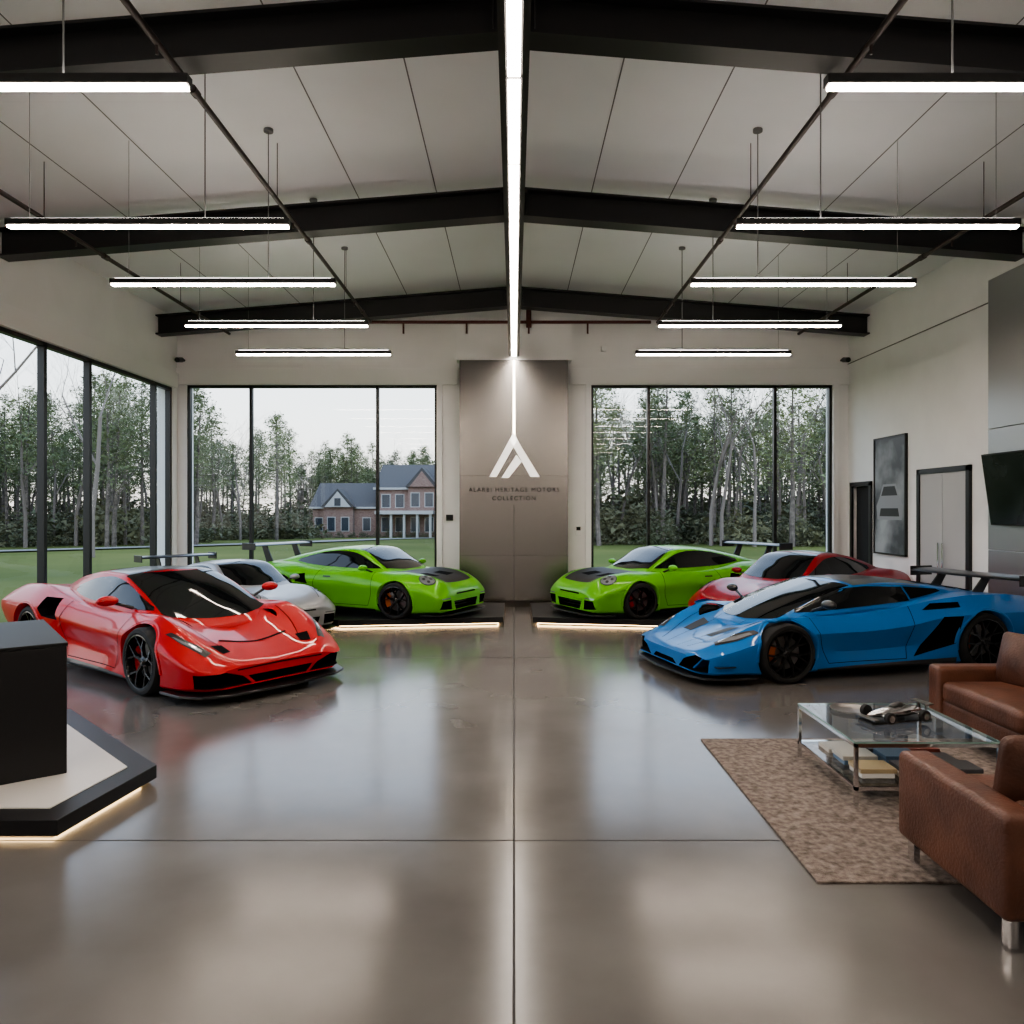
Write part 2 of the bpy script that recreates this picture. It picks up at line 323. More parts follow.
# printed car silhouette on the picture (flat print)
def pflat(nm,pts,m,x=-.037):
    mesh(nm,[(x,a,b) for a,b in pts],[tuple(range(len(pts)))],m,parent=e)
pflat('print_car',[(-.42,-.42),(.42,-.42),(.46,-.18),(.34,-.02),(.22,.20),(-.22,.20),(-.34,-.02),(-.46,-.18)],mat('print_grey',(.26,.27,.29),.4))
pflat('print_car_glass',[(-.28,0),(.28,0),(.19,.16),(-.19,.16)],M_tint,-.038)
pflat('print_car_grille',[(-.34,-.36),(.34,-.36),(.30,-.22),(-.30,-.22)],M_tint,-.038)
e=empty('steel_wall_cladding',(XR,0,0))
bl=[]
yy=10.3
while yy>1:
    for (a,b2) in ((0.0,1.3),(1.31,2.95),(2.96,5.0)): bl.append((-.04,0,yy-1.79,yy,a+.0,b2))
    yy-=1.8
boxes('panels',bl,M_steel2,e,bevel=.003)
e=empty('wall_television',(XR-.04,9.28,2.14)); e.rotation_euler=(0,math.radians(-8),0)
boxes('bezel',[(-.14,-.10,-.85,.85,-.48,.48)],M_tint,e,bevel=.005)
tvm=mat('tv_image',rough=.2,spec=.3); noise_color(tvm,(.003,.005,.006),(.02,.024,.026),scale=2)
boxes('screen',[(-.145,-.14,-.83,.83,-.46,.46)],tvm,e)
boxes('bracket',[(-.10,.02,-.12,.12,-.15,.15)],M_dark,e)

def offset_poly(poly,d):
    n=len(poly); c=Vector((sum(p[0] for p in poly)/n,sum(p[1] for p in poly)/n)); out=[]
    for i in range(n):
        p0=Vector(poly[i-1]);p1=Vector(poly[i]);p2=Vector(poly[(i+1)%n])
        def nrm(a,b):
            t=(b-a).normalized(); return Vector((-t.y,t.x))
        n1=nrm(p0,p1);n2=nrm(p1,p2)
        if (c-p1).dot(n1)<0: n1=-n1
        if (c-p1).dot(n2)<0: n2=-n2
        m=(n1+n2); m=m/ (1+n1.dot(n2)); out.append(tuple(p1+m*d))
    return out
def platform(name,poly,z1,topmat=None,rim=.15,base=.035):
    e=empty(name)
    prism('base',offset_poly(poly,.10),0,base,[M_black],e)
    prism('led_strip',offset_poly(poly,.085),base-.018,base-.003,[M_glow],e)
    prism('deck',poly,base,z1,[M_black],e,bevel=.004)
    if topmat: prism('deck_inlay',offset_poly(poly,rim),z1,z1+.006,[topmat],e)
    return e
platform('display_platform',[(-.17,12.05),(-.17,13.9),(-4.0,14.62),(-4.75,13.35),(-2.75,11.72)],.13)
platform('display_platform',[(.30,12.05),(2.62,11.68),(4.9,13.3),(4.4,14.62),(.30,13.9)],.13)
platform('reception_stage',[(-5.6,4.17),(-2.54,4.17),(-2.42,5.08),(-3.84,6.5),(-5.6,6.5)],.125,M_white,.16)
e=empty('reception_desk',(-2.92,4.90,.131),rz=math.radians(38))
boxes('body',[(-1.0,0,0,1.3,0,.83)],M_black,e,bevel=.006)
boxes('worktop',[(-1.005,.005,-.005,1.305,.832,.855)],mat('desk_top',(.014,.015,.016),.5,spec=.3),e,bevel=.004)

# ------------------------------------------------------------------ cars
def pchip(K,xs):
    K=np.array(K,float); x=K[:,0]; Y=K[:,1:]; h=np.diff(x)[:,None]; d=np.diff(Y,axis=0)/h
    m=np.zeros_like(Y)
    for i in range(1,len(x)-1):
        s=d[i-1]*d[i]>0
        w1=2*h[i]+h[i-1]; w2=h[i]+2*h[i-1]
        with np.errstate(divide='ignore',invalid='ignore'):
            v=(w1+w2)/(w1/d[i-1]+w2/d[i])
        m[i]=np.where(s,v,0)
    m[0]=d[0];m[-1]=d[-1]
    out=[]
    for q in xs:
        i=min(max(np.searchsorted(x,q)-1,0),len(x)-2); hh=x[i+1]-x[i]; t=(q-x[i])/hh
        out.append((2*t**3-3*t**2+1)*Y[i]+(t**3-2*t**2+t)*hh*m[i]+(-2*t**3+3*t**2)*Y[i+1]+(t**3-t**2)*hh*m[i+1])
    return np.array(out)
def catmull(P,k,tau=.5):
    P=[np.array(p,float) for p in P]; out=[]
    for i in range(1,len(P)-2):
        p0,p1,p2,p3=P[i-1],P[i],P[i+1],P[i+2]
        c=tau/.5
        m1=(p2-p0)*.5*c+(p2-p1)*(1-c); m2=(p3-p1)*.5*c+(p2-p1)*(1-c)
        for j in range(k):
            t=j/k
            out.append((2*t**3-3*t**2+1)*p1+(t**3-2*t**2+t)*m1+(-2*t**3+3*t**2)*p2+(t**3-t**2)*m2)
    out.append(P[-2]); return out
def stations(a,b,n):
    t=np.linspace(0,1,n); s=.5-.5*np.cos(np.pi*t); s=.55*s+.45*t
    return a+(b-a)*s
def loft(secs,xs):
    V=[];Fc=[];n=len(secs[0])
    for x,s in zip(xs,secs):
        for y,z in s: V.append((x,y,z))
    for i in range(len(xs)-1):
        for j in range(n):
            a=i*n+j;b=i*n+(j+1)%n; Fc.append((a,b,b+n,a+n))
    Fc.append(tuple(range(n))[::-1]); Fc.append(tuple(range((len(xs)-1)*n,len(xs)*n)))
    return V,Fc
def body_mesh(K,tau,ns=90):
    xs=stations(K[0][0],K[-1][0],ns); P=pchip(K,xs); secs=[]
    for p in P:
        zb,wr_,wm,zm,ws,zs,wf,zf,zc=p
        Cp=[(wr_-.03,zb-.02),(wr_,zb+.03),(wm,zm),(ws,zs),(wf,zf),(wf*.55,zf*.35+zc*.65),(0,zc),(-wf*.55,zf*.35+zc*.65)]
        half=[(0,zb),(wr_*.6,zb),(wr_-.04,zb)]+[tuple(q) for q in catmull(Cp,5,tau)]
        half[-1]=(0,half[-1][1])
        mir=[(-y,z) for y,z in half[1:-1]][::-1]
        secs.append(half+mir)
    return loft(secs,xs)
def cabin_mesh(K,tau,ns=60):
    xs=stations(K[0][0],K[-1][0],ns); P=pchip(K,xs); secs=[]
    for p in P:
        wb,zb,wt,zt,zc=p
        Cp=[(wb+.02,zb-.2),(wb,zb),((wb+wt)/2+.02,(zb+zt)/2),(wt,zt),(wt*.6,zt+(zc-zt)*.72),(0,zc),(-wt*.6,zt+(zc-zt)*.72)]
        half=[(0,zb-.1),(wb*.9,zb-.1)]+[tuple(q) for q in catmull(Cp,6,tau)]
        half[-1]=(0,half[-1][1])
        mir=[(-y,z) for y,z in half[1:-1]][::-1]
        secs.append(half+mir)
    return loft(secs,xs)
def resample(L,n):
    L=[np.array(p,float) for p in L]
    if len(L)>2:
        C=[2*L[0]-L[1]]+L+[2*L[-1]-L[-2]]; L=catmull(C,8)
    d=[0]
    for a,b in zip(L,L[1:]): d.append(d[-1]+np.linalg.norm(b-a))
    d=np.array(d); tt=np.linspace(0,d[-1],n); A=np.array(L)
    return np.stack([np.interp(tt,d,A[:,k]) for k in range(2)],1)
class Patcher:
    def __init__(s,bvh,parent): s.b=bvh; s.p=parent
    def cast(s,q,axis,sgn):
        if axis=='top': o=Vector((q[0],q[1]*sgn,3));d=Vector((0,0,-1))
        elif axis=='side': o=Vector((q[0],3*sgn,q[1]));d=Vector((0,-sgn,0))
        elif axis=='front': o=Vector((4,q[0]*sgn,q[1]));d=Vector((-1,0,0))
        elif axis=='rear': o=Vector((-4,q[0]*sgn,q[1]));d=Vector((1,0,0))
        h=s.b.ray_cast(o,d)
        if h[0] is None: h=s.b.find_nearest(o+d*2.5)
        n=h[1] if h[1].dot(d)<0 else -h[1]
        return h[0],n
    def patch(s,name,L1,L2,axis,m,both=True,n=22,k=10,off=.004):
        A=resample(L1,n);B=resample(L2,n)
        for sg in ((1,-1) if both else (1,)):
            V=[];
            for i in range(n):
                for j in range(k+1):
                    q=A[i]*(1-j/k)+B[i]*(j/k); c,nn=s.cast(q,axis,sg); V.append(c+nn*off)
            Fc=[(i*(k+1)+j,i*(k+1)+j+1,(i+1)*(k+1)+j+1,(i+1)*(k+1)+j) for i in range(n-1) for j in range(k)]
            mesh(name+('_left' if sg==1 else '_right') if both else name,V,Fc,m,parent=s.p,smooth=True)
    def line(s,name,L,axis,w=.008,m=None,both=True,n=40):
        A=resample(L,n); T=np.gradient(A,axis=0); T/= (np.linalg.norm(T,axis=1)[:,None]+1e-9); N=np.stack([-T[:,1],T[:,0]],1)*w/2
        for sg in ((1,-1) if both else (1,)):
            V=[]
            for i in range(n):
                for q in (A[i]-N[i],A[i]+N[i]):
                    c,nn=s.cast(q,axis,sg); V.append(c+nn*.003)
            Fc=[(2*i,2*i+1,2*i+3,2*i+2) for i in range(n-1)]
            mesh(name,V,Fc,m or M_well,parent=s.p,smooth=True)
WH={}
def wheel_mesh(r,w,spokes,rimm,calm):
    key=(r,w,spokes,rimm.name,calm.name)
    if key in WH: return WH[key]
    V=[];Fc=[];I=[]
    def lathe(prof,mi,seg=48):
        n0=len(V); n=len(prof)
        for i in range(seg):
            a=2*math.pi*i/seg
            for rr,y in prof: V.append((rr*math.cos(a),y,rr*math.sin(a)))
        for i in range(seg):
            for j in range(n-1):
                a=n0+i*n+j; b=n0+((i+1)%seg)*n+j; Fc.append((a,a+1,b+1,b)); I.append(mi)
    ri=r*.80
    lathe([(ri,-w/2+.01),(ri+.02,-w/2),(r*.95,-w/2+.005),(r,-w/2+.035),(r,-.02),(r-.006,-.012),(r,-.004),(r,w/2-.035),(r*.95,w/2-.005),(ri+.02,w/2),(ri,w/2-.01)],0)
    lathe([(ri+.002,w/2-.004),(ri-.012,w/2-.002),(ri-.02,w/2-.03),(ri-.03,0),(ri-.02,-w/2+.01)],1)
    lathe([(.05,.0),(r*.56,.0),(r*.56,.03),(.05,.03)],2)
    lathe([(.001,w/2-.035),(.03,w/2-.03),(.055,w/2-.05),(.06,.02)],1)
    lathe([(.001,-.04),(ri-.02,-.04)],4)
    def bar(r0,a0,r1,a1,w0,w1,y0,y1,th=.03,mi=1):
        p0=Vector((r0*math.cos(a0),0,r0*math.sin(a0)));p1=Vector((r1*math.cos(a1),0,r1*math.sin(a1)))
        t=(p1-p0).normalized(); nn=Vector((-t.z,0,t.x)); n0=len(V)
        for p,ww,y in ((p0,w0,y0),(p1,w1,y1)):
            for sx,dy in ((-1,-th),(1,-th),(.6,0),(-.6,0)):
                q=p+nn*sx*ww/2; V.append((q.x,y+dy,q.z))
        for f in ((0,1,5,4),(1,2,6,5),(2,3,7,6),(3,0,4,7),(0,3,2,1),(4,5,6,7)): Fc.append(tuple(n0+i for i in f)); I.append(mi)
    for s_ in range(spokes):
        a=2*math.pi*s_/spokes+math.pi/2; da=math.pi/spokes*.5
        bar(.03,a,r*.45,a,.06,.04,w/2-.045,w/2-.03)
        bar(r*.38,a,ri-.008,a+da,.034,.026,w/2-.03,w/2-.012); bar(r*.38,a,ri-.008,a-da,.034,.026,w/2-.03,w/2-.012)
    for a in np.linspace(-.45,.45,5): bar(r*.40,a,r*.66,a,.085,.1,.055,.055,.07,3)
    me=bpy.data.meshes.new('wheel'); me.from_pydata([tuple(v) for v in V],[],Fc)
    for m in (M_tyre,rimm,M_disc,calm,M_well): me.materials.append(m)
    me.polygons.foreach_set('material_index',I); me.polygons.foreach_set('use_smooth',[True]*len(Fc)); me.set_sharp_from_angle(angle=math.radians(35))
    me.update(); WH[key]=me; return me
def ellipse(cx,cy,rx,ry,rot=0,n=16):
    up=[];lo=[]
    for i in range(n+1):
        a=math.pi*i/n; 
        for lst,sg in ((up,1),(lo,-1)):
            x=-math.cos(a)*rx;y=sg*math.sin(a)*ry
            lst.append((cx+x*math.cos(rot)-y*math.sin(rot),cy+x*math.sin(rot)+y*math.cos(rot)))
    return up,lo
def wing(e,x,z,span,chord,m,posts,zbase,sweep=.0,th=.03,plates=True):
    n=16; prof=[]
    for i in range(n):
        a=2*math.pi*i/n; prof.append((math.cos(a)*chord/2,math.sin(a)*th/2*(1+.5*math.cos(a))))
    V=[];Fc=[];st=[-1,-.6,0,.6,1]
    for s_ in st:
        for a,b2 in prof: V.append((x+a-abs(s_)*sweep,s_*span/2,z+b2+a*-.12))
    for i in range(len(st)-1):
        for j in range(n): Fc.append((i*n+j,i*n+(j+1)%n,(i+1)*n+(j+1)%n,(i+1)*n+j))
    Fc+=[tuple(range(n)),tuple(range((len(st)-1)*n,len(st)*n))[::-1]]
    mesh('wing_blade',V,Fc,m,parent=e,smooth=True,angle=50)
    if plates:
        for sg in (-1,1):
            boxes('wing_endplate',[(x-chord*.6-sweep,x+chord*.5-sweep,sg*span/2-.008,sg*span/2+.008,z-.10,z+.04)],m,e,bevel=.004)
    for sg in (-1,1):
        y=sg*posts
        V=[(x+.10,y-.012,zbase),(x+.10,y+.012,zbase),(x+.28,y+.012,zbase),(x+.28,y-.012,zbase),(x-.06,y-.012,z),(x-.06,y+.012,z),(x+.06,y+.012,z),(x+.06,y-.012,z)]
        mesh('wing_post',V,[(0,3,2,1),(4,5,6,7),(0,1,5,4),(1,2,6,5),(2,3,7,6),(3,0,4,7)],m,parent=e)
def outline_plate(e,name,half,z0,z1,m):
    pts=half+[(x,-y) for x,y in half[::-1]]
    prism(name,pts,z0,z1,[m],e,bevel=.004)
def build_car(kind,pm,loc,heading,scale,rimm,calm,opts={}):
    e=empty('sports_car',loc,rz=math.radians(heading),scale=scale)
    if 'zs' in opts: e.scale=(scale,scale,scale*opts['zs'])
    cuts=[]
    if kind=='911':
        wb2=1.23; rw=(.335,.35); tw=(.27,.32); yw=(.78,.78); tau=(.5,.42); sh=38
        K=[(-2.24,.30,.74,.82,.5,.85,.62,.68,.78,.82),(-2.12,.24,.79,.88,.46,.90,.66,.70,.87,.93),(-1.7,.16,.84,.93,.44,.945,.69,.71,.92,.98),(-1.23,.13,.85,.945,.44,.96,.70,.72,.935,.99),
           (-.6,.11,.86,.89,.4,.93,.66,.76,.87,.92),(0,.11,.85,.855,.4,.885,.64,.79,.83,.86),(.6,.11,.85,.865,.4,.885,.63,.75,.83,.87),(1.0,.11,.86,.90,.42,.91,.64,.70,.83,.85),(1.3,.11,.86,.92,.42,.925,.64,.68,.84,.80),
           (1.6,.12,.85,.91,.41,.91,.61,.66,.81,.755),(1.85,.13,.82,.88,.38,.88,.55,.62,.745,.70),(2.0,.14,.79,.85,.35,.85,.50,.59,.66,.635),(2.09,.15,.75,.79,.32,.79,.44,.55,.57,.57),(2.14,.17,.68,.71,.30,.71,.39,.48,.49,.49)]
        C=[(-1.98,.50,.75,.40,.86,.90),(-1.5,.62,.80,.47,1.0,1.06),(-1.0,.70,.82,.52,1.11,1.18),(-.45,.75,.82,.555,1.205,1.27),(0,.76,.82,.57,1.24,1.30),(.3,.75,.82,.57,1.215,1.28),(.7,.72,.80,.60,1.0,1.08),(.98,.68,.78,.60,.84,.90),(1.12,.62,.74,.5,.77,.82)]
        cuts=[('front',[(-.36,.18),(.36,.18),(.42,.33),(-.42,.33)],1.93,3,False),('front',[(.50,.19),(.78,.21),(.76,.36),(.52,.36)],1.82,3,True),('side',[(-.62,.58),(-.88,.62),(-.90,.76),(-.72,.78)],.80,1.3,True),
              ('front',[(-.34,.452),(.34,.452),(.33,.478),(-.33,.478)],2.03,3,False)]
    elif kind=='wedge':
        wb2=1.35; rw=(.345,.36); tw=(.27,.34); yw=(.85,.83); tau=(.10,.12); sh=20
        K=[(-2.34,.30,.80,.90,.52,.94,.66,.70,.80,.80),(-2.2,.22,.86,.96,.5,.99,.70,.74,.88,.86),(-1.8,.15,.91,.99,.48,1.01,.72,.80,.92,.90),(-1.35,.12,.93,1.0,.46,1.015,.72,.82,.93,.92),
           (-.8,.10,.94,.96,.40,1.0,.70,.82,.89,.90),(-.2,.10,.93,.88,.34,.975,.60,.82,.80,.84),(.4,.10,.92,.87,.32,.955,.56,.82,.74,.78),(.95,.10,.92,.93,.36,.97,.56,.80,.73,.70),(1.35,.10,.93,.985,.42,1.0,.59,.80,.745,.60),
           (1.7,.11,.93,.975,.36,.98,.50,.77,.65,.51),(2.0,.12,.92,.94,.29,.94,.40,.72,.50,.43),(2.2,.12,.88,.89,.24,.89,.34,.67,.405,.37),(2.32,.13,.80,.81,.21,.81,.30,.58,.35,.335),(2.38,.14,.70,.71,.20,.71,.27,.5,.31,.305)]
        C=[(-2.05,.40,.72,.32,.84,.90),(-1.5,.55,.78,.40,.93,.985),(-.9,.68,.80,.47,1.03,1.07),(-.3,.76,.80,.53,1.08,1.125),(.1,.77,.79,.56,1.07,1.12),(.55,.76,.76,.60,.955,1.01),(1.0,.72,.70,.62,.79,.85),(1.35,.66,.60,.58,.64,.70),(1.55,.58,.52,.5,.56,.60)]
        cuts=[('front',[(.36,.155),(.84,.155),(.86,.30),(.66,.33),(.48,.26)],2.0,3,True),('front',[(-.30,.155),(.30,.155),(.22,.21),(-.22,.21)],2.2,3,False),
              ('side',[(-.36,.22),(-.92,.36),(-1.0,.70),(-.72,.70)],.80,1.3,True),('side',[(-.50,.775),(-1.02,.80),(-1.04,.86),(-.66,.85)],.78,1.3,True)]
    else:
        wb2=1.325; rw=(.345,.355); tw=(.27,.33); yw=(.825,.81); tau=(.30,.3); sh=32
        K=[(-2.28,.30,.78,.88,.52,.92,.66,.68,.80,.80),(-2.15,.24,.82,.93,.5,.965,.72,.71,.89,.86),(-1.75,.16,.88,.98,.48,.985,.74,.76,.94,.88),(-1.325,.12,.92,.985,.46,.995,.74,.78,.955,.88),
           (-.8,.10,.92,.945,.40,.98,.70,.80,.88,.86),(-.2,.10,.91,.85,.36,.93,.60,.82,.79,.82),(.4,.10,.90,.85,.34,.925,.57,.81,.755,.80),(.9,.10,.91,.93,.40,.95,.60,.77,.785,.73),(1.325,.10,.92,.965,.44,.98,.62,.76,.80,.62),
           (1.65,.11,.91,.955,.38,.96,.55,.75,.71,.54),(1.95,.12,.89,.92,.32,.92,.44,.71,.555,.465),(2.12,.13,.85,.87,.28,.87,.37,.65,.46,.415),(2.25,.14,.78,.80,.25,.80,.33,.56,.395,.375),(2.33,.15,.68,.70,.23,.70,.30,.48,.345,.34)]
        C=[(-1.9,.42,.74,.30,.84,.90),(-1.4,.58,.80,.40,.96,1.02),(-.9,.68,.80,.48,1.07,1.115),(-.3,.75,.80,.53,1.135,1.18),(.1,.77,.80,.55,1.13,1.185),(.5,.76,.77,.58,1.02,1.08),(.95,.72,.72,.60,.835,.895),(1.25,.64,.64,.54,.70,.75),(1.45,.56,.56,.45,.60,.63)]
        cuts=[('front',[(.34,.165),(.84,.165),(.86,.30),(.62,.31),(.44,.25)],1.98,3,True),('front',[(-.30,.165),(.30,.165),(.38,.245),(-.38,.245)],2.16,3,False),
              ('side',[(-.56,.60),(-.90,.62),(-1.0,.70),(-.98,.84),(-.66,.84)],.74,1.3,True),('side',[(-.60,.20),(-.92,.24),(-.92,.42),(-.80,.42)],.80,1.3,True)]
    bv,bf=body_mesh(K,tau[0]); cv,cf=cabin_mesh(C,tau[1])
    off=len(bv)
    bvh=BVHTree.FromPolygons([Vector(v) for v in bv]+[Vector(v) for v in cv],[tuple(f) for f in bf]+[tuple(i+off for i in f) for f in cf])
    body=mesh('body',bv,bf,[pm,M_well],parent=None,smooth=True)
    bm=bmesh.new(); bm.from_mesh(body.data); bmesh.ops.recalc_face_normals(bm,faces=bm.faces[:]); bm.to_mesh(body.data); bm.free()
    cutters=[]
    def addcut(c):
        c.data.materials.clear(); c.data.materials.append(pm); c.data.materials.append(M_well); c.data.polygons.foreach_set('material_index',[1]*len(c.data.polygons))
        bm=bmesh.new(); bm.from_mesh(c.data); bmesh.ops.recalc_face_normals(bm,faces=bm.faces[:]); bm.to_mesh(c.data); bm.free()
        md=body.modifiers.new('cut','BOOLEAN'); md.operation='DIFFERENCE'; md.object=c; md.solver='EXACT'; cutters.append(c)
    for sx,r,w_,yy in ((1,rw[0],tw[0],yw[0]),(-1,rw[1],tw[1],yw[1])):
        for sg in (-1,1): addcut(cyl('cut',(sx*wb2,sg*.50,r),(sx*wb2,sg*1.4,r),r+.038,M_well,n=48))
    for ax,poly,a0,a1,both in cuts:
        for sg in ((1,-1) if both else (1,)):
            n=len(poly)
            if ax=='front': V=[(a,p[0]*sg,p[1]) for a in (a0,a1) for p in poly]
            else: V=[(p[0],a*sg,p[1]) for a in (a0,a1) for p in poly]
            Fc=[tuple(range(n)),tuple(range(n,2*n))]+[(i,(i+1)%n,n+(i+1)%n,n+i) for i in range(n)]
            addcut(mesh('cut',V,Fc,M_well))
    bpy.context.view_layer.update()
    dg=bpy.context.evaluated_depsgraph_get(); nm=bpy.data.meshes.new_from_object(body.evaluated_get(dg))
    body.modifiers.clear(); body.data=nm; nm.set_sharp_from_angle(angle=math.radians(sh))
    for c in cutters: bpy.data.objects.remove(c)
    body.parent=e
    cab=mesh('cabin',cv,cf,pm,parent=e,smooth=True)
    bm=bmesh.new(); bm.from_mesh(cab.data); bmesh.ops.recalc_face_normals(bm,faces=bm.faces[:]); bm.to_mesh(cab.data); bm.free()
    PT=Patcher(bvh,e); P=PT.patch
    for sx,r,w_,yy in ((1,rw[0],tw[0],yw[0]),(-1,rw[1],tw[1],yw[1])):
        for sg in (-1,1):
            ob=bpy.data.objects.new('wheel_%s_%s'%('front' if sx>0 else 'rear','left' if sg>0 else 'right'),wheel_mesh(r,w_,5 if kind!='wedge' else 7,rimm,calm))
            ob.location=(sx*wb2,sg*(yy+.0),r); ob.rotation_euler=(0,0,0 if sg>0 else math.pi); ob.parent=e; col.objects.link(ob)
            V=[];Fc=[];n=40;rr=r+.04
            for i in range(n+1):
                a=math.radians(-12)+math.radians(204)*i/n
                px_=sx*wb2+rr*math.cos(a); pz=r+rr*math.sin(a)
                h=bvh.ray_cast(Vector((sx*wb2+(rr+.02)*math.cos(a),3*sg,r+(rr+.02)*math.sin(a))),Vector((0,-sg,0)))
                y=abs(h[0].y) if h[0] else .9
                V+=[(px_-.012*math.cos(a),sg*(y-.12),pz-.012*math.sin(a)),(px_-.008*math.cos(a),sg*(y+.010),pz-.008*math.sin(a)),(px_+.022*math.cos(a),sg*(y+.008),pz+.022*math.sin(a)),(px_+.034*math.cos(a),sg*(y-.02),pz+.034*math.sin(a))]
            for i in range(n):
                for j in range(3): Fc.append((4*i+j,4*i+j+1,4*i+j+5,4*i+j+4))
            mesh('arch_lip',V,Fc,pm,parent=e,smooth=True)
    G=M_cglass
    def mirror_part(x,y,z,m):
        for sg in (-1,1):
            bm=bmesh.new(); bmesh.ops.create_uvsphere(bm,u_segments=20,v_segments=12,radius=1)
            for v in bm.verts: v.co=Vector((v.co.x*.075*(1 if v.co.x>0 else .35),v.co.y*.115,v.co.z*.055))
            me=bpy.data.meshes.new('mirror'); bm.to_mesh(me); bm.free(); me.materials.append(m); me.polygons.foreach_set('use_smooth',[True]*len(me.polygons))
            ob=bpy.data.objects.new('mirror_'+('left' if sg>0 else 'right'),me); col.objects.link(ob); ob.parent=e; ob.location=(x,sg*y,z)
            cyl('mirror_stalk',(x,sg*(y-.06),z-.02),(x+.03,sg*(y-.26),z-.10),.018,M_carbon,e,8)
    if kind=='911':
        P('windshield',[(.88,-.60),(1.0,-.3),(1.03,0),(1.0,.3),(.88,.60)],[(.24,-.50),(.30,0),(.24,.50)],'top',G,both=False,n=30)
        P('side_window',[(.80,.90),(.2,.90),(-.6,.93),(-1.12,.985)],[(.74,.94),(.20,1.19),(-.45,1.185),(-1.10,1.03)],'side',G)
        PT.line('b_pillar',[(-.36,.91),(-.42,1.18)],'side',.03,M_tint)
        P('rear_window',[(-.75,-.42),(-.70,0),(-.75,.42)],[(-1.5,-.36),(-1.6,0),(-1.5,.36)],'top',G,both=False)
        if opts.get('hood'):
            P('hood_panel',[(1.08,.60),(1.5,.57),(1.98,.46)],[(1.08,-.60),(1.5,-.57),(1.98,-.46)],'top',M_satin,both=False,k=20)
            P('hood_duct',[(1.40,.10),(1.68,.12)],[(1.40,.34),(1.68,.38)],'top',M_well,off=.007)
        if opts.get('roof'): P('roof_panel',[(.16,.44),(-.6,.40)],[(.16,-.44),(-.6,-.40)],'top',M_carbon,both=False)
        u,l=ellipse(1.77,.70,.15,.115,math.radians(-6)); P('headlight_bezel',u,l,'top',M_tint)
        u,l=ellipse(1.77,.70,.135,.102,math.radians(-6)); P('headlight_lens',u,l,'top',M_lens,off=.008)
        for dx,dy in ((.05,.035),(.05,-.035),(-.05,.035),(-.05,-.035)):
            u,l=ellipse(1.77+dx,.70+dy,.03,.024,0,6); P('headlight_bulb',u,l,'top',M_tint,off=.012,n=8,k=3)
        for k in range(2): boxes('grille_bar_%d'%k,[(2.02,2.06,-.40,.40,.225+k*.05,.235+k*.05)],M_tint,e)
        P('running_light',[(.54,.385),(.78,.385)],[(.54,.41),(.78,.405)],'front',M_lens)
        PT.line('door_gap',[(.72,.84),(.74,.5),(.66,.22)],'side'); PT.line('door_gap_rear',[(-.42,.88),(-.50,.6),(-.46,.22)],'side'); PT.line('sill_gap',[(.66,.22),(-.46,.22)],'side')
        PT.line('hood_gap',[(1.02,.66),(1.5,.62),(2.0,.50)],'top')
        P('side_skirt',[(.82,.10),(-.84,.10)],[(.82,.165),(-.84,.185)],'side',M_carbon)
        P('door_handle',[(-.30,.72),(-.14,.72)],[(-.30,.745),(-.14,.745)],'side',M_tint,off=.012)
        outline_plate(e,'front_splitter',[(1.75,.90),(1.98,.88),(2.12,.78),(2.20,.5),(2.22,0.001)],.085,.11,M_carbon)
        P('tail_light',[(-.78,.74),(.78,.74)],[(-.78,.78),(.78,.78)],'rear',M_tail,both=False,n=40)
        P('rear_diffuser',[(-.6,.34),(.6,.34)],[(-.62,.48),(.62,.48)],'rear',M_carbon,both=False)
        if not opts.get('nowing'): wing(e,-2.12,1.29,1.62,.30,M_carbon,.42,.84,th=.04)
        mirror_part(.62,.97,.93,pm)
    elif kind=='wedge':
        P('windshield',[(1.24,-.58),(1.40,-.3),(1.44,0),(1.40,.3),(1.24,.58)],[(.22,-.53),(.30,0),(.22,.53)],'top',G,both=False,n=30)
        P('side_window',[(1.05,.765),(.3,.82),(-.50,.87)],[(1.00,.80),(.30,1.035),(-.50,1.03)],'side',G)
        P('rear_quarter',[(-.53,.885),(-1.15,.95)],[(-.53,1.03),(-1.10,.98)],'side',M_well)
        P('roof_panel',[(.18,.56),(-.3,.55),(-.85,.50)],[(.18,-.56),(-.3,-.55),(-.85,-.50)],'top',M_carbon,both=False,k=20)
        for k in range(4):
            x=-.90-k*.27; P('engine_louvre_%d'%k,[(x,.36-k*.03),(x-.19,.34-k*.03)],[(x,-.36+k*.03),(x-.19,-.34+k*.03)],'top',M_well,both=False)
        P('headlight_bezel',[(1.66,.89),(1.92,.83),(2.12,.72)],[(1.70,.83),(1.90,.73),(2.08,.62)],'top',M_tint)
        P('headlight_lens',[(1.74,.865),(1.92,.81),(2.08,.715)],[(1.76,.83),(1.90,.765),(2.05,.67)],'top',M_lens,off=.009)
        PT.line('headlight_signature',[(1.74,.84),(1.98,.745),(1.88,.73)],'top',.010,M_drl)
        for sg in (-1,1):
            V=[(2.10,sg*.52,.155),(2.10,sg*.56,.155),(2.30,sg*.58,.155),(2.30,sg*.54,.155),(1.98,sg*.66,.33),(1.98,sg*.71,.33),(2.20,sg*.70,.33),(2.20,sg*.66,.33)]
            mesh('bumper_fin',V,[(0,3,2,1),(4,5,6,7),(0,1,5,4),(1,2,6,5),(2,3,7,6),(3,0,4,7)],pm,parent=e)
            boxes('canard',[(2.0,2.22,sg*.91-.05,sg*.91+.05,.22,.232)],M_carbon,e)
        PT.line('hood_crease',[(1.25,.64),(1.8,.54),(2.25,.32)],'top'); PT.line('hood_crease_inner',[(1.45,.28),(2.28,.14)],'top',.006)
        P('hood_vent',[(1.62,.42),(1.95,.34)],[(1.66,.22),(1.93,.18)],'top',M_satin)
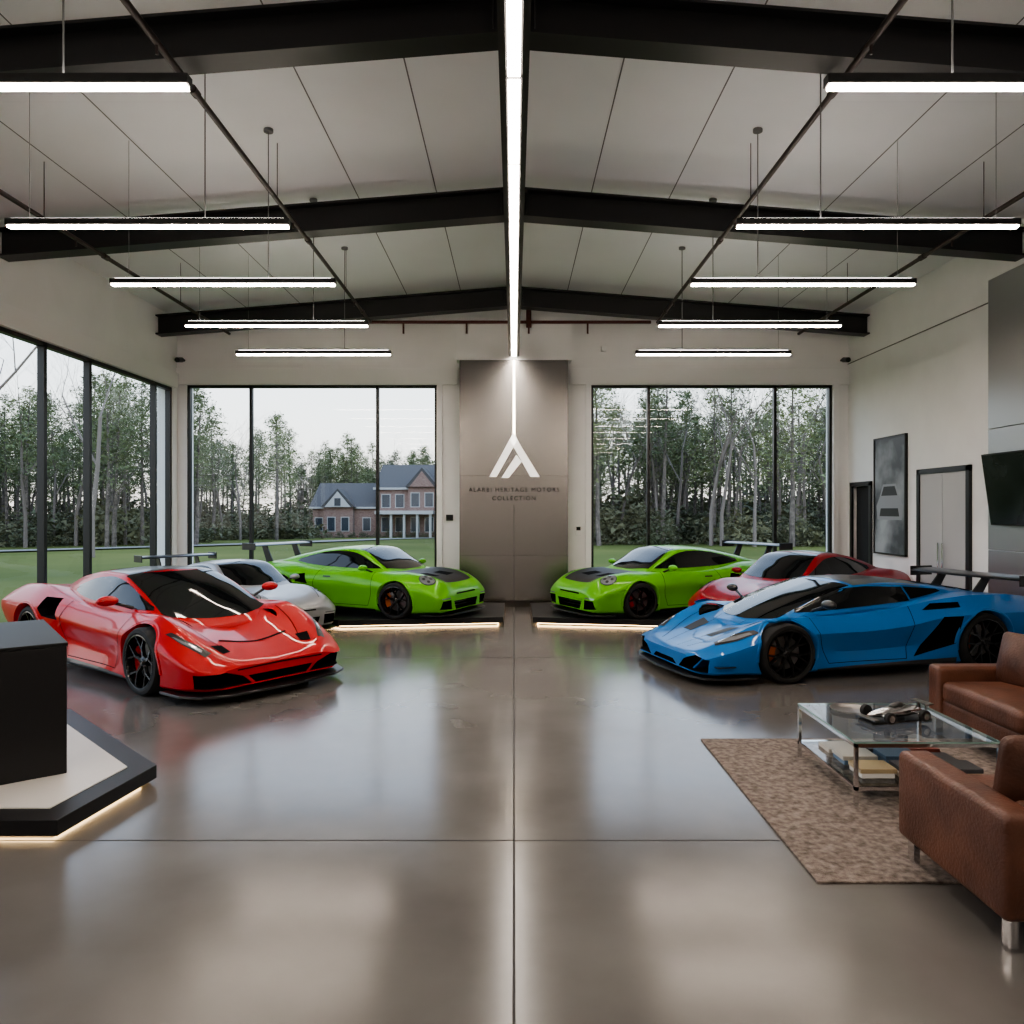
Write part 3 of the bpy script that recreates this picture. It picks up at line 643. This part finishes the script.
        PT.line('door_gap',[(.98,.74),(.92,.45),(.80,.20)],'side'); PT.line('door_gap_rear',[(-.36,.82),(-.30,.5),(-.26,.20)],'side'); PT.line('sill_gap',[(.80,.20),(-.26,.20)],'side')
        P('side_skirt',[(.95,.09),(-.95,.09)],[(.95,.145),(-.95,.19)],'side',M_carbon)
        outline_plate(e,'front_splitter',[(1.75,.97),(2.08,.96),(2.32,.86),(2.43,.62),(2.48,0.001)],.075,.10,M_carbon)
        P('tail_light',[(.40,.74),(.80,.72)],[(.42,.79),(.80,.77)],'rear',M_tail)
        P('rear_diffuser',[(-.65,.38),(.65,.38)],[(-.7,.56),(.7,.56)],'rear',M_carbon,both=False)
        wing(e,-2.05,1.12,1.75,.34,M_carbon,.35,.86,sweep=.10,th=.04)
        mirror_part(.85,1.0,.90,M_carbon)
    else:
        P('windshield',[(1.16,-.60),(1.30,-.3),(1.34,0),(1.30,.3),(1.16,.60)],[(.20,-.53),(.28,0),(.20,.53)],'top',G,both=False,n=30)
        P('side_window',[(1.00,.80),(.3,.83),(-.4,.86),(-.80,.905)],[(.95,.835),(.25,1.085),(-.30,1.09),(-.80,.97)],'side',G)
        P('rear_glass',[(-.35,-.36),(-.30,0),(-.35,.36)],[(-1.35,-.22),(-1.45,0),(-1.35,.22)],'top',G,both=False)
        P('roof_panel',[(.22,.50),(-.34,.48)],[(.22,-.50),(-.34,-.48)],'top',M_carbon if opts.get('roof') else pm,both=False,k=20)
        P('headlight_bezel',[(1.66,.86),(1.88,.81),(2.12,.71)],[(1.69,.815),(1.87,.755),(2.10,.63)],'top',M_tint)
        P('headlight_lens',[(1.74,.84),(1.88,.80),(2.06,.715)],[(1.76,.825),(1.87,.78),(2.04,.695)],'top',M_lens,off=.008)
        PT.line('headlight_signature',[(1.71,.825),(1.87,.765),(2.08,.65)],'top',.010,M_drl)
        PT.line('nose_slot',[(-.5,.315),(0,.325),(.5,.315)],'front',.014,M_well,both=False)
        P('brow_vent',[(1.98,.58),(2.12,.52)],[(1.95,.44),(2.08,.42)],'top',M_well)
        PT.line('hood_gap',[(1.34,.62),(1.7,.56),(2.0,.46)],'top')
        PT.line('hood_slot',[(1.84,-.40),(1.88,0),(1.84,.40)],'top',.03,M_well,both=False)
        PT.line('door_gap',[(.92,.76),(.86,.45),(.74,.2)],'side'); PT.line('door_gap_rear',[(-.45,.82),(-.50,.5),(-.40,.2)],'side'); PT.line('sill_gap',[(.74,.2),(-.4,.2)],'side')
        P('side_skirt',[(.92,.09),(-.92,.09)],[(.92,.15),(-.92,.19)],'side',M_carbon)
        outline_plate(e,'front_splitter',[(1.72,.95),(2.05,.94),(2.28,.84),(2.40,.62),(2.46,0.001)],.08,.105,M_carbon)
        P('tail_light',[(.35,.74),(.72,.74)],[(.35,.79),(.72,.79)],'rear',M_tail)
        P('rear_diffuser',[(-.6,.38),(.6,.38)],[(-.65,.54),(.65,.54)],'rear',M_carbon,both=False)
        mirror_part(.72,.98,.92,pm)
    return e
def place(ax,hd,wb2,scale,z=0):
    h=math.radians(hd); return (ax[0]-math.cos(h)*wb2*scale,ax[1]-math.sin(h)*wb2*scale,z)
build_car('ferrari',P_red,place((-3.16,8.22),-37,1.325,1.0),-37,1.0,M_rim,M_calr,{'roof':1,'zs':.98})
build_car('wedge',P_blue,place((2.68,8.86),180+15,1.35,.96),180+15,.96,M_rim,M_caly,{'zs':.96})
build_car('911',P_green,place((-1.56,12.55),-25,1.23,.9,.13),-25,.92,M_rim,M_caly,{'hood':1,'zs':.93})
build_car('911',P_green,place((1.68,12.55),180+25,1.23,.9,.13),180+25,.92,M_rim,M_calr,{'hood':1,'zs':.93})
build_car('911',P_silver,place((-3.68,11.32),-38,1.23,.82),-38,.82,M_rim,M_calr,{})
build_car('911',P_red2,(4.62,12.02,0),180+33,.88,M_rim,M_calr,{'nowing':1,'roof':1,'zs':1.05})

# ------------------------------------------------------------------ lounge
boxes('area_rug',[(1.50,4.75,3.71,6.03,0,.014)],M_rug,bevel=.004)
e=empty('coffee_table',(0,0,.014))
x0,x1,y0,y1,zt=2.11,3.02,4.64,5.58,.40
t_=.022
bl=[]
for a in (x0,x1-t_):
    for c in (y0,y1-t_): bl.append((a,a+t_,c,c+t_,0,zt-.012))
for z in (.10,zt-.034):
    bl+=[(x0,x1,y0,y0+t_,z,z+t_),(x0,x1,y1-t_,y1,z,z+t_),(x0,x0+t_,y0,y1,z,z+t_),(x1-t_,x1,y0,y1,z,z+t_)]
boxes('frame',bl,M_chrome,e)
M_edge=mat('glass_edge',(.25,.38,.34),.1,spec=.8)
mesh('glass_top',[(x0,y0,zt),(x1,y0,zt),(x1,y1,zt),(x0,y1,zt)],[(0,1,2,3)],M_tglass,parent=e)
boxes('glass_top_edge',[(x0,x1,y0,y0+.003,zt-.011,zt),(x0,x1,y1-.003,y1,zt-.011,zt),(x0,x0+.003,y0,y1,zt-.011,zt),(x1-.003,x1,y0,y1,zt-.011,zt)],M_edge,e)
mesh('glass_shelf',[(x0,y0,.13),(x1,y0,.13),(x1,y1,.13),(x0,y1,.13)],[(0,1,2,3)],M_tglass,parent=e)
e=empty('magazine_stack',(0,0,.146))
cols=[(.55,.53,.48),(.08,.08,.09),(.30,.07,.05),(.12,.2,.3),(.45,.36,.22),(.65,.65,.63)]
for k in range(14):
    cx=2.32+.28*(k%3)+R.uniform(-.02,.02); cy=4.85+.25*((k//3)%3); lv=k//9; w_=.11+R.uniform(-.01,.02); d_=.09
    c=R.choice(cols); h0=lv*.03
    boxes('magazine_%d'%k,[(cx-w_,cx+w_,cy-d_,cy+d_,h0,h0+.028)],mat('mag_%d'%cols.index(c),c,.4),e,bevel=.002)
e=empty('serving_plate',(2.40,5.36,.414))
V=[];Fc=[];n=32;pr=[(.001,.004),(.08,.004),(.13,.018),(.135,.022),(.13,.014),(.08,0),(.001,0)]
for i in range(n):
    for r_,z in pr: V.append((r_*math.cos(2*math.pi*i/n),r_*math.sin(2*math.pi*i/n),z))
for i in range(n):
    for j in range(len(pr)-1): Fc.append((i*7+j,((i+1)%n)*7+j,((i+1)%n)*7+j+1,i*7+j+1))
mesh('plate',V,Fc,M_disc,parent=e,smooth=True)
e=empty('model_racing_car',(2.60,5.12,.414),rz=math.radians(195),scale=1.15)
def tube(nm,st,m):
    V=[];Fc=[];n=14
    for x,ry,rz_,zc in st:
        for i in range(n): a=2*math.pi*i/n; V.append((x,ry*math.cos(a),zc+rz_*math.sin(a)))
    for i in range(len(st)-1):
        for j in range(n): Fc.append((i*n+j,i*n+(j+1)%n,(i+1)*n+(j+1)%n,(i+1)*n+j))
    Fc+=[tuple(range(n))[::-1],tuple(range((len(st)-1)*n,len(st)*n))]
    mesh(nm,V,Fc,m,parent=e,smooth=True)
tube('body',[(-.19,.006,.006,.05),(-.15,.025,.025,.055),(-.08,.042,.035,.058),(0,.045,.034,.056),(.08,.036,.028,.052),(.15,.022,.018,.048),(.19,.006,.006,.046)],M_chrome)
tube('cockpit',[(-.07,.01,.008,.088),(-.03,.025,.022,.088),(.02,.022,.016,.084),(.04,.01,.006,.08)],M_tint)
boxes('display_base',[(-.21,.21,-.06,.06,0,.012)],M_tint,e,bevel=.003)
for sx in (-.12,.12):
    cyl('axle',(sx,-.10,.045),(sx,.10,.045),.004,M_chrome,e,8)
    for sg in (-1,1): cyl('wheel',(sx,sg*.085,.045),(sx,sg*.112,.045),.033,M_tyre,e,20); cyl('hub',(sx,sg*.112,.045),(sx,sg*.116,.045),.02,M_chrome,e,12)
boxes('front_wing',[(.175,.21,-.08,.08,.028,.034)],M_disc,e); boxes('rear_wing',[(-.215,-.175,-.07,.07,.095,.101),(-.20,-.19,-.03,-.026,.05,.096),(-.20,-.19,.026,.03,.05,.096)],M_disc,e)

def seat_unit(name,loc,rz,W,D,nseat,backh=.62,armh=.60,pillows=()):
    e=empty(name,loc,rz=rz); a=.17
    hw=W/2;hd=D/2
    cushion('base',(-hw+.02,hw-.02,-hd+.02,hd-.03,.12,.30),M_leather,e,0)
    cushion('arm_left',(-hw,-hw+a,-hd,hd,.12,armh),M_leather,e,.03)
    cushion('arm_right',(hw-a,hw,-hd,hd,.12,armh),M_leather,e,.03)
    cushion('back',(-hw+a-.02,hw-a+.02,-hd,-hd+.2,.12,backh),M_leather,e,.03)
    sw=(W-2*a)/nseat
    for k in range(nseat):
        x=-hw+a+k*sw
        cushion('seat_cushion_%d'%k,(x+.004,x+sw-.004,-hd+.19,hd-.01,.28,.45),M_leather,e,.10,rad=.05)
    for k,p in enumerate(pillows):
        (px_,py_,pz_,w_,h_,t__,rx,rzz)=p
        cushion('pillow_%d'%k,(px_-w_/2,px_+w_/2,py_-t__/2,py_+t__/2,pz_-h_/2,pz_+h_/2),M_pillow,e,.5,rot=(rx,0,rzz),pinch=.6,rad=.05)
    bl=[]
    for sx in (-1,1):
        for sy in (-1,1):
            cx=sx*(hw-.06);cy=sy*(hd-.06); bl+=[(cx-.015,cx+.015,cy-.03,cy+.03,0,.13)]
    bl+=[(-hw+.04,hw-.04,-hd+.04,-hd+.07,.115,.13),(-hw+.04,hw-.04,hd-.07,hd-.04,.115,.13)]
    boxes('legs',bl,M_chrome,e)
    return e
seat_unit('leather_armchair',(2.49,3.54,.014),0,.92,.88,1,backh=.57,armh=.57,pillows=[(-.05,-.15,.62,.52,.42,.16,math.radians(12),0)])
seat_unit('leather_sofa',(3.93,5.12,.014),math.radians(90),2.3,.95,2,backh=.72,armh=.56,pillows=[(.80,-.10,.64,.46,.42,.16,math.radians(14),math.radians(12)),(-.75,-.12,.62,.44,.40,.16,math.radians(14),math.radians(-8))])

# ------------------------------------------------------------------ exterior
def gz(x,y):
    d=max(0,math.hypot(x,y)-22); return -.15-min(d,400)*.0222
V=[];Fc=[];n=60;ext=420
xs=[ext*math.copysign(abs(t)**2,t) for t in np.linspace(-1,1,n+1)]
for yv in xs:
    for xv in xs: V.append((xv,yv,gz(xv,yv)))
for i in range(n):
    for j in range(n): a=i*(n+1)+j; Fc.append((a,a+1,a+n+2,a+n+1))
V=[(x,y,(z-.2 if (-9<x<9 and -8<y<17.5) else z)) for x,y,z in V]
mesh('lawn',V,Fc,M_lawn,smooth=True)
V=[];Fc=[];pts=resample([(-60,40),(-35,52),(-22,70),(-14,92),(-4,98),(12,104)],50)
for i in range(50):
    t=pts[min(i+1,49)]-pts[max(i-1,0)]; t/=np.linalg.norm(t); nn=np.array([-t[1],t[0]])*2.2
    for q in (pts[i]-nn,pts[i]+nn): V.append((q[0],q[1],gz(q[0],q[1])+.10))
for i in range(49): Fc.append((2*i,2*i+1,2*i+3,2*i+2))
mesh('driveway',V,Fc,M_drive)
def tri_cluster(V,Fc,c,rad,n,s0,s1,rng):
    for _ in range(n):
        d=Vector((rng.gauss(0,1),rng.gauss(0,1),rng.gauss(0,.6))); d=d.normalized()*rad*rng.random()**.5
        p=c+d; s_=rng.uniform(s0,s1); k=len(V)
        for _2 in range(3): V.append(p+Vector((rng.uniform(-1,1),rng.uniform(-1,1),rng.uniform(-.7,.7)))*s_)
        Fc.append((k,k+1,k+2))
def seg_tube(V,Fc,p0,p1,r0,r1,n=5):
    d=(p1-p0).normalized(); a=d.orthogonal().normalized(); b2=d.cross(a); k=len(V)
    for p,r_ in ((p0,r0),(p1,r1)):
        for i in range(n): V.append(p+(a*math.cos(2*math.pi*i/n)+b2*math.sin(2*math.pi*i/n))*r_)
    for i in range(n): Fc.append((k+i,k+(i+1)%n,k+n+(i+1)%n,k+n+i))
def pine_mesh(seed):
    rng=random.Random(seed); V=[];Fc=[]; Ht=rng.uniform(13.5,17); p=Vector((0,0,-.5)); lean=Vector((rng.uniform(-.03,.03),rng.uniform(-.03,.03),1))
    ns=6
    for i in range(ns):
        q=p+lean*((Ht+.5)/ns)+Vector((rng.uniform(-.08,.08),rng.uniform(-.08,.08),0)); seg_tube(V,Fc,p,q,.20*(1-i/ns)+.04,.20*(1-(i+1)/ns)+.03,7); p=q
    top=p
    c0=rng.uniform(.30,.52)
    for i in range(46):
        h=c0+(1-c0)*(i/46); r_=(1-h)*3.6+.35; r_*=rng.uniform(.5,1.1) 
        a=rng.uniform(0,6.28); base=Vector((top.x*h,top.y*h,Ht*h)); tip=base+Vector((math.cos(a)*r_,math.sin(a)*r_,rng.uniform(.1,.7)))
        seg_tube(V,Fc,base,tip,.035,.012,3)
    nb=len(Fc)
    for i in range(100):
        h=c0+(1-c0)*(i/100)**.9; rm=(math.sin(min(1,(1-h)/(1-c0)*1.25)*math.pi*.62)*2.7+.35)
        a=rng.uniform(0,6.28); rr=rm*rng.random()**.5
        tri_cluster(V,Fc,Vector((top.x*h+math.cos(a)*rr,top.y*h+math.sin(a)*rr,Ht*h+rng.uniform(-.2,.4))),rng.uniform(.45,.85),26,.09,.24,rng)
    me=bpy.data.meshes.new('pine'); me.from_pydata([tuple(v) for v in V],[],Fc); me.materials.append(M_bark); me.materials.append(M_pine)
    me.polygons.foreach_set('material_index',[0]*nb+[1]*(len(Fc)-nb)); me.update(); return me
def bare_mesh(seed):
    rng=random.Random(seed); V=[];Fc=[]
    def grow(p,d,L,r_,lv):
        steps=3
        for i in range(steps):
            q=p+d*L/steps; seg_tube(V,Fc,p,q,r_,r_*.84,5 if lv<2 else 3); r_*=.84; p=q; d=(d+Vector((rng.uniform(-.14,.14),rng.uniform(-.14,.14),rng.uniform(-.02,.1)))).normalized()
            if lv<5 and (i>0 or lv>0):
                for _ in range(1 if lv<4 else 2):
                    a=rng.uniform(0,6.28); s_=rng.uniform(.45,.9); dd=(d+Vector((math.cos(a)*s_,math.sin(a)*s_,rng.uniform(-.1,.3)))).normalized()
                    grow(p,dd,L*rng.uniform(.5,.72),r_*.6,lv+1)
    grow(Vector((0,0,-.5)),Vector((0,0,1)),10.0,.20,0)
    me=bpy.data.meshes.new('bare'); me.from_pydata([tuple(v) for v in V],[],Fc); me.materials.append(M_tip); me.update(); return me
def bush_mesh(seed):
    rng=random.Random(seed); V=[];Fc=[]
    for i in range(34):
        a=rng.uniform(0,6.28); rr=1.9*rng.random()**.5; tri_cluster(V,Fc,Vector((math.cos(a)*rr,math.sin(a)*rr,rng.uniform(.1,3.0)*(1-rr/3.2))),.7,26,.12,.3,rng)
    me=bpy.data.meshes.new('bush'); me.from_pydata([tuple(v) for v in V],[],Fc); me.materials.append(M_bush); me.update(); return me
pines=[pine_mesh(i) for i in range(6)]; bares=[bare_mesh(20+i) for i in range(4)]; bushes=[bush_mesh(40+i) for i in range(4)]
forest=empty('tree_line')
def inst(me,nm,x,y,s_,sz=None,par=forest):
    ob=bpy.data.objects.new(nm,me); ob.location=(x,y,gz(x,y)-.05); ob.rotation_euler=(0,0,R.uniform(0,6.28)); ob.scale=(s_,s_,sz or s_); ob.parent=par; col.objects.link(ob)
def drange(t):
    if t<-.42: return 62,115
    if t<-.29: return 88,135
    if t<-.05: return 124,160
    return 58,110
for i in range(860):
    ang=R.uniform(math.radians(-72),math.radians(50)); t=math.tan(ang); d0,d1=drange(t)
    if i%3: 
        if t<-.75 or t>.55: continue
    y=R.uniform(d0,d1)
    if t<-.75: y=R.uniform(70,110)*math.cos(ang)
    x=t*y
    if R.random()<(.36 if t>-.05 else .25): inst(R.choice(bares),'bare_tree',x,y,R.uniform(.75,1.0))
    else: inst(R.choice(pines),'pine_tree',x,y,R.uniform(.75,1.1),R.uniform(.78,1.06))
for i in range(560):
    ang=R.uniform(math.radians(-65),math.radians(45)); t=math.tan(ang); d0,d1=drange(t); y=R.uniform(d0+4,d1+10)
    if t<-.75: y=R.uniform(75,112)*math.cos(ang)
    far=(y-d0)/(d1-d0)
    s_=R.uniform(.9,1.4)*(1+1.0*far); inst(R.choice(bushes),'undergrowth',t*y,y,s_,s_*R.uniform(.8,1.2))
inst(bares[0],'bare_tree',-27,36,1.05); inst(bares[1],'bare_tree',-22.5,40,.8)
hedge=empty('foundation_shrubs')
for i in range(16): inst(bushes[i%4],'shrub',-31.5+i*1.7,106.5+R.uniform(-.5,.5),R.uniform(.35,.5),par=hedge)
hz=gz(-20,110)-.1
e=empty('brick_house',(0,110,hz))
def gable(nm,x0,x1,y0,y1,ze,zr,axis,ov=.4):
    if axis=='x':
        ym=(y0+y1)/2; V=[(x0,y0-ov,ze),(x1,y0-ov,ze),(x1,y1+ov,ze),(x0,y1+ov,ze),(x0+ov,ym,zr),(x1-ov,ym,zr)]
        Fc=[(0,1,5,4),(2,3,4,5),(0,4,3),(1,2,5),(0,3,2,1)]
    else:
        xm=(x0+x1)/2; V=[(x0-ov,y0-ov,ze),(x1+ov,y0-ov,ze),(x1+ov,y1,ze),(x0-ov,y1,ze),(xm,y0-ov,zr),(xm,y1,zr)]
        Fc=[(0,4,5,3),(1,2,5,4),(0,1,4),(3,5,2),(0,3,2,1)]
    return mesh(nm,V,Fc,M_roof,parent=e)
def gface(x0,x1,y,ze,zr,m,nm): mesh(nm,[(x0,y,ze),(x1,y,ze),((x0+x1)/2,y,zr)],[(0,1,2)],m,parent=e)
boxes('wing_wall',[(-29.5,-20,0,9,0,4.4)],M_brick,e); gable('wing_roof',-30,-19.5,0,9,4.4,8.2,'x')
boxes('front_gable_wall',[(-27.6,-23.4,-1.2,4,0,4.5)],M_brick,e); gable('front_gable_roof',-27.6,-23.4,-1.2,4.5,4.5,7.2,'y'); gface(-27.4,-23.6,-1.65,4.52,6.8,M_hwhite,'gable_face')
boxes('main_wall',[(-20,-3,-1,10,0,7.2)],M_brick,e); gable('main_roof',-20.4,-2.6,-1,10,7.2,11.0,'x')
boxes('front_bay_wall',[(-15.2,-11.2,-2.2,2,0,7.4)],M_brick,e); gable('bay_roof',-15.2,-11.2,-2.2,4.5,7.4,10.2,'y'); gface(-15,-11.4,-2.65,7.42,9.7,M_brick,'bay_gable')
boxes('chimney',[(-9,-7.8,4,5.2,7,12.4)],M_brick,e)
boxes('portico',[(-19.6,-11.4,-4.6,-1,3.5,4.0)],M_hwhite,e)
for k in range(5):
    cyl('column_%d'%k,(-19.2+k*1.85,-4.2,0),(-19.2+k*1.85,-4.2,3.5),.2,M_hwhite,e,12)
bl=[];wb_=[]
def hw(x,z,w_,h_,y):
    wb_.append((x-w_/2-.12,x+w_/2+.12,y-.06,y,z-.12,z+h_+.12)); bl.append((x-w_/2,x+w_/2,y-.10,y-.05,z,z+h_))
for x in (-28.6,-21.6): hw(x,1.1,1,1.8,0)
for x in (-26.5,-24.5): hw(x,1.1,1,1.9,-1.2)
hw(-25.5,4.7,.9,1.1,-1.6)
for x in (-18.6,-16.6): hw(x,1.0,1.1,2.0,-1); hw(x,4.5,1.1,1.8,-1)
for x in (-14.2,-12.2): hw(x,1.0,1.1,2.0,-2.2); hw(x,4.6,1.1,1.9,-2.2)
for x in (-9.6,-7,-4.5): hw(x,1.0,1.1,2.0,-1); hw(x,4.5,1.1,1.8,-1)
boxes('window_surrounds',wb_,M_hwhite,e); boxes('window_panes',bl,M_hwin,e)
boxes('fascia',[(-30,-20,-.45,-.38,4.3,4.55),(-20.4,-2.6,-1.45,-1.38,7.05,7.35)],M_hwhite,e)

# ------------------------------------------------------------------ world
w=bpy.data.worlds.new('world'); scn.world=w; w.use_nodes=True; nt=w.node_tree; bg=nt.nodes['Background']
tc=nt.nodes.new('ShaderNodeTexCoord'); sp=nt.nodes.new('ShaderNodeSeparateXYZ'); r=nt.nodes.new('ShaderNodeValToRGB')
nt.links.new(tc.outputs['Generated'],sp.inputs[0]); nt.links.new(sp.outputs['Z'],r.inputs[0]); nt.links.new(r.outputs[0],bg.inputs[0])
cr=r.color_ramp; cr.elements[0].position=0; cr.elements[0].color=(.84,.77,.70,1); cr.elements[1].position=.9; cr.elements[1].color=(.40,.54,.80,1)
a=cr.elements.new(.12); a.color=(.80,.82,.82,1); a=cr.elements.new(.35); a.color=(.60,.71,.88,1)
bg.inputs[1].default_value=3.1
try: scn.view_settings.look='AgX - Medium High Contrast'
except Exception as ex: print('look',ex)
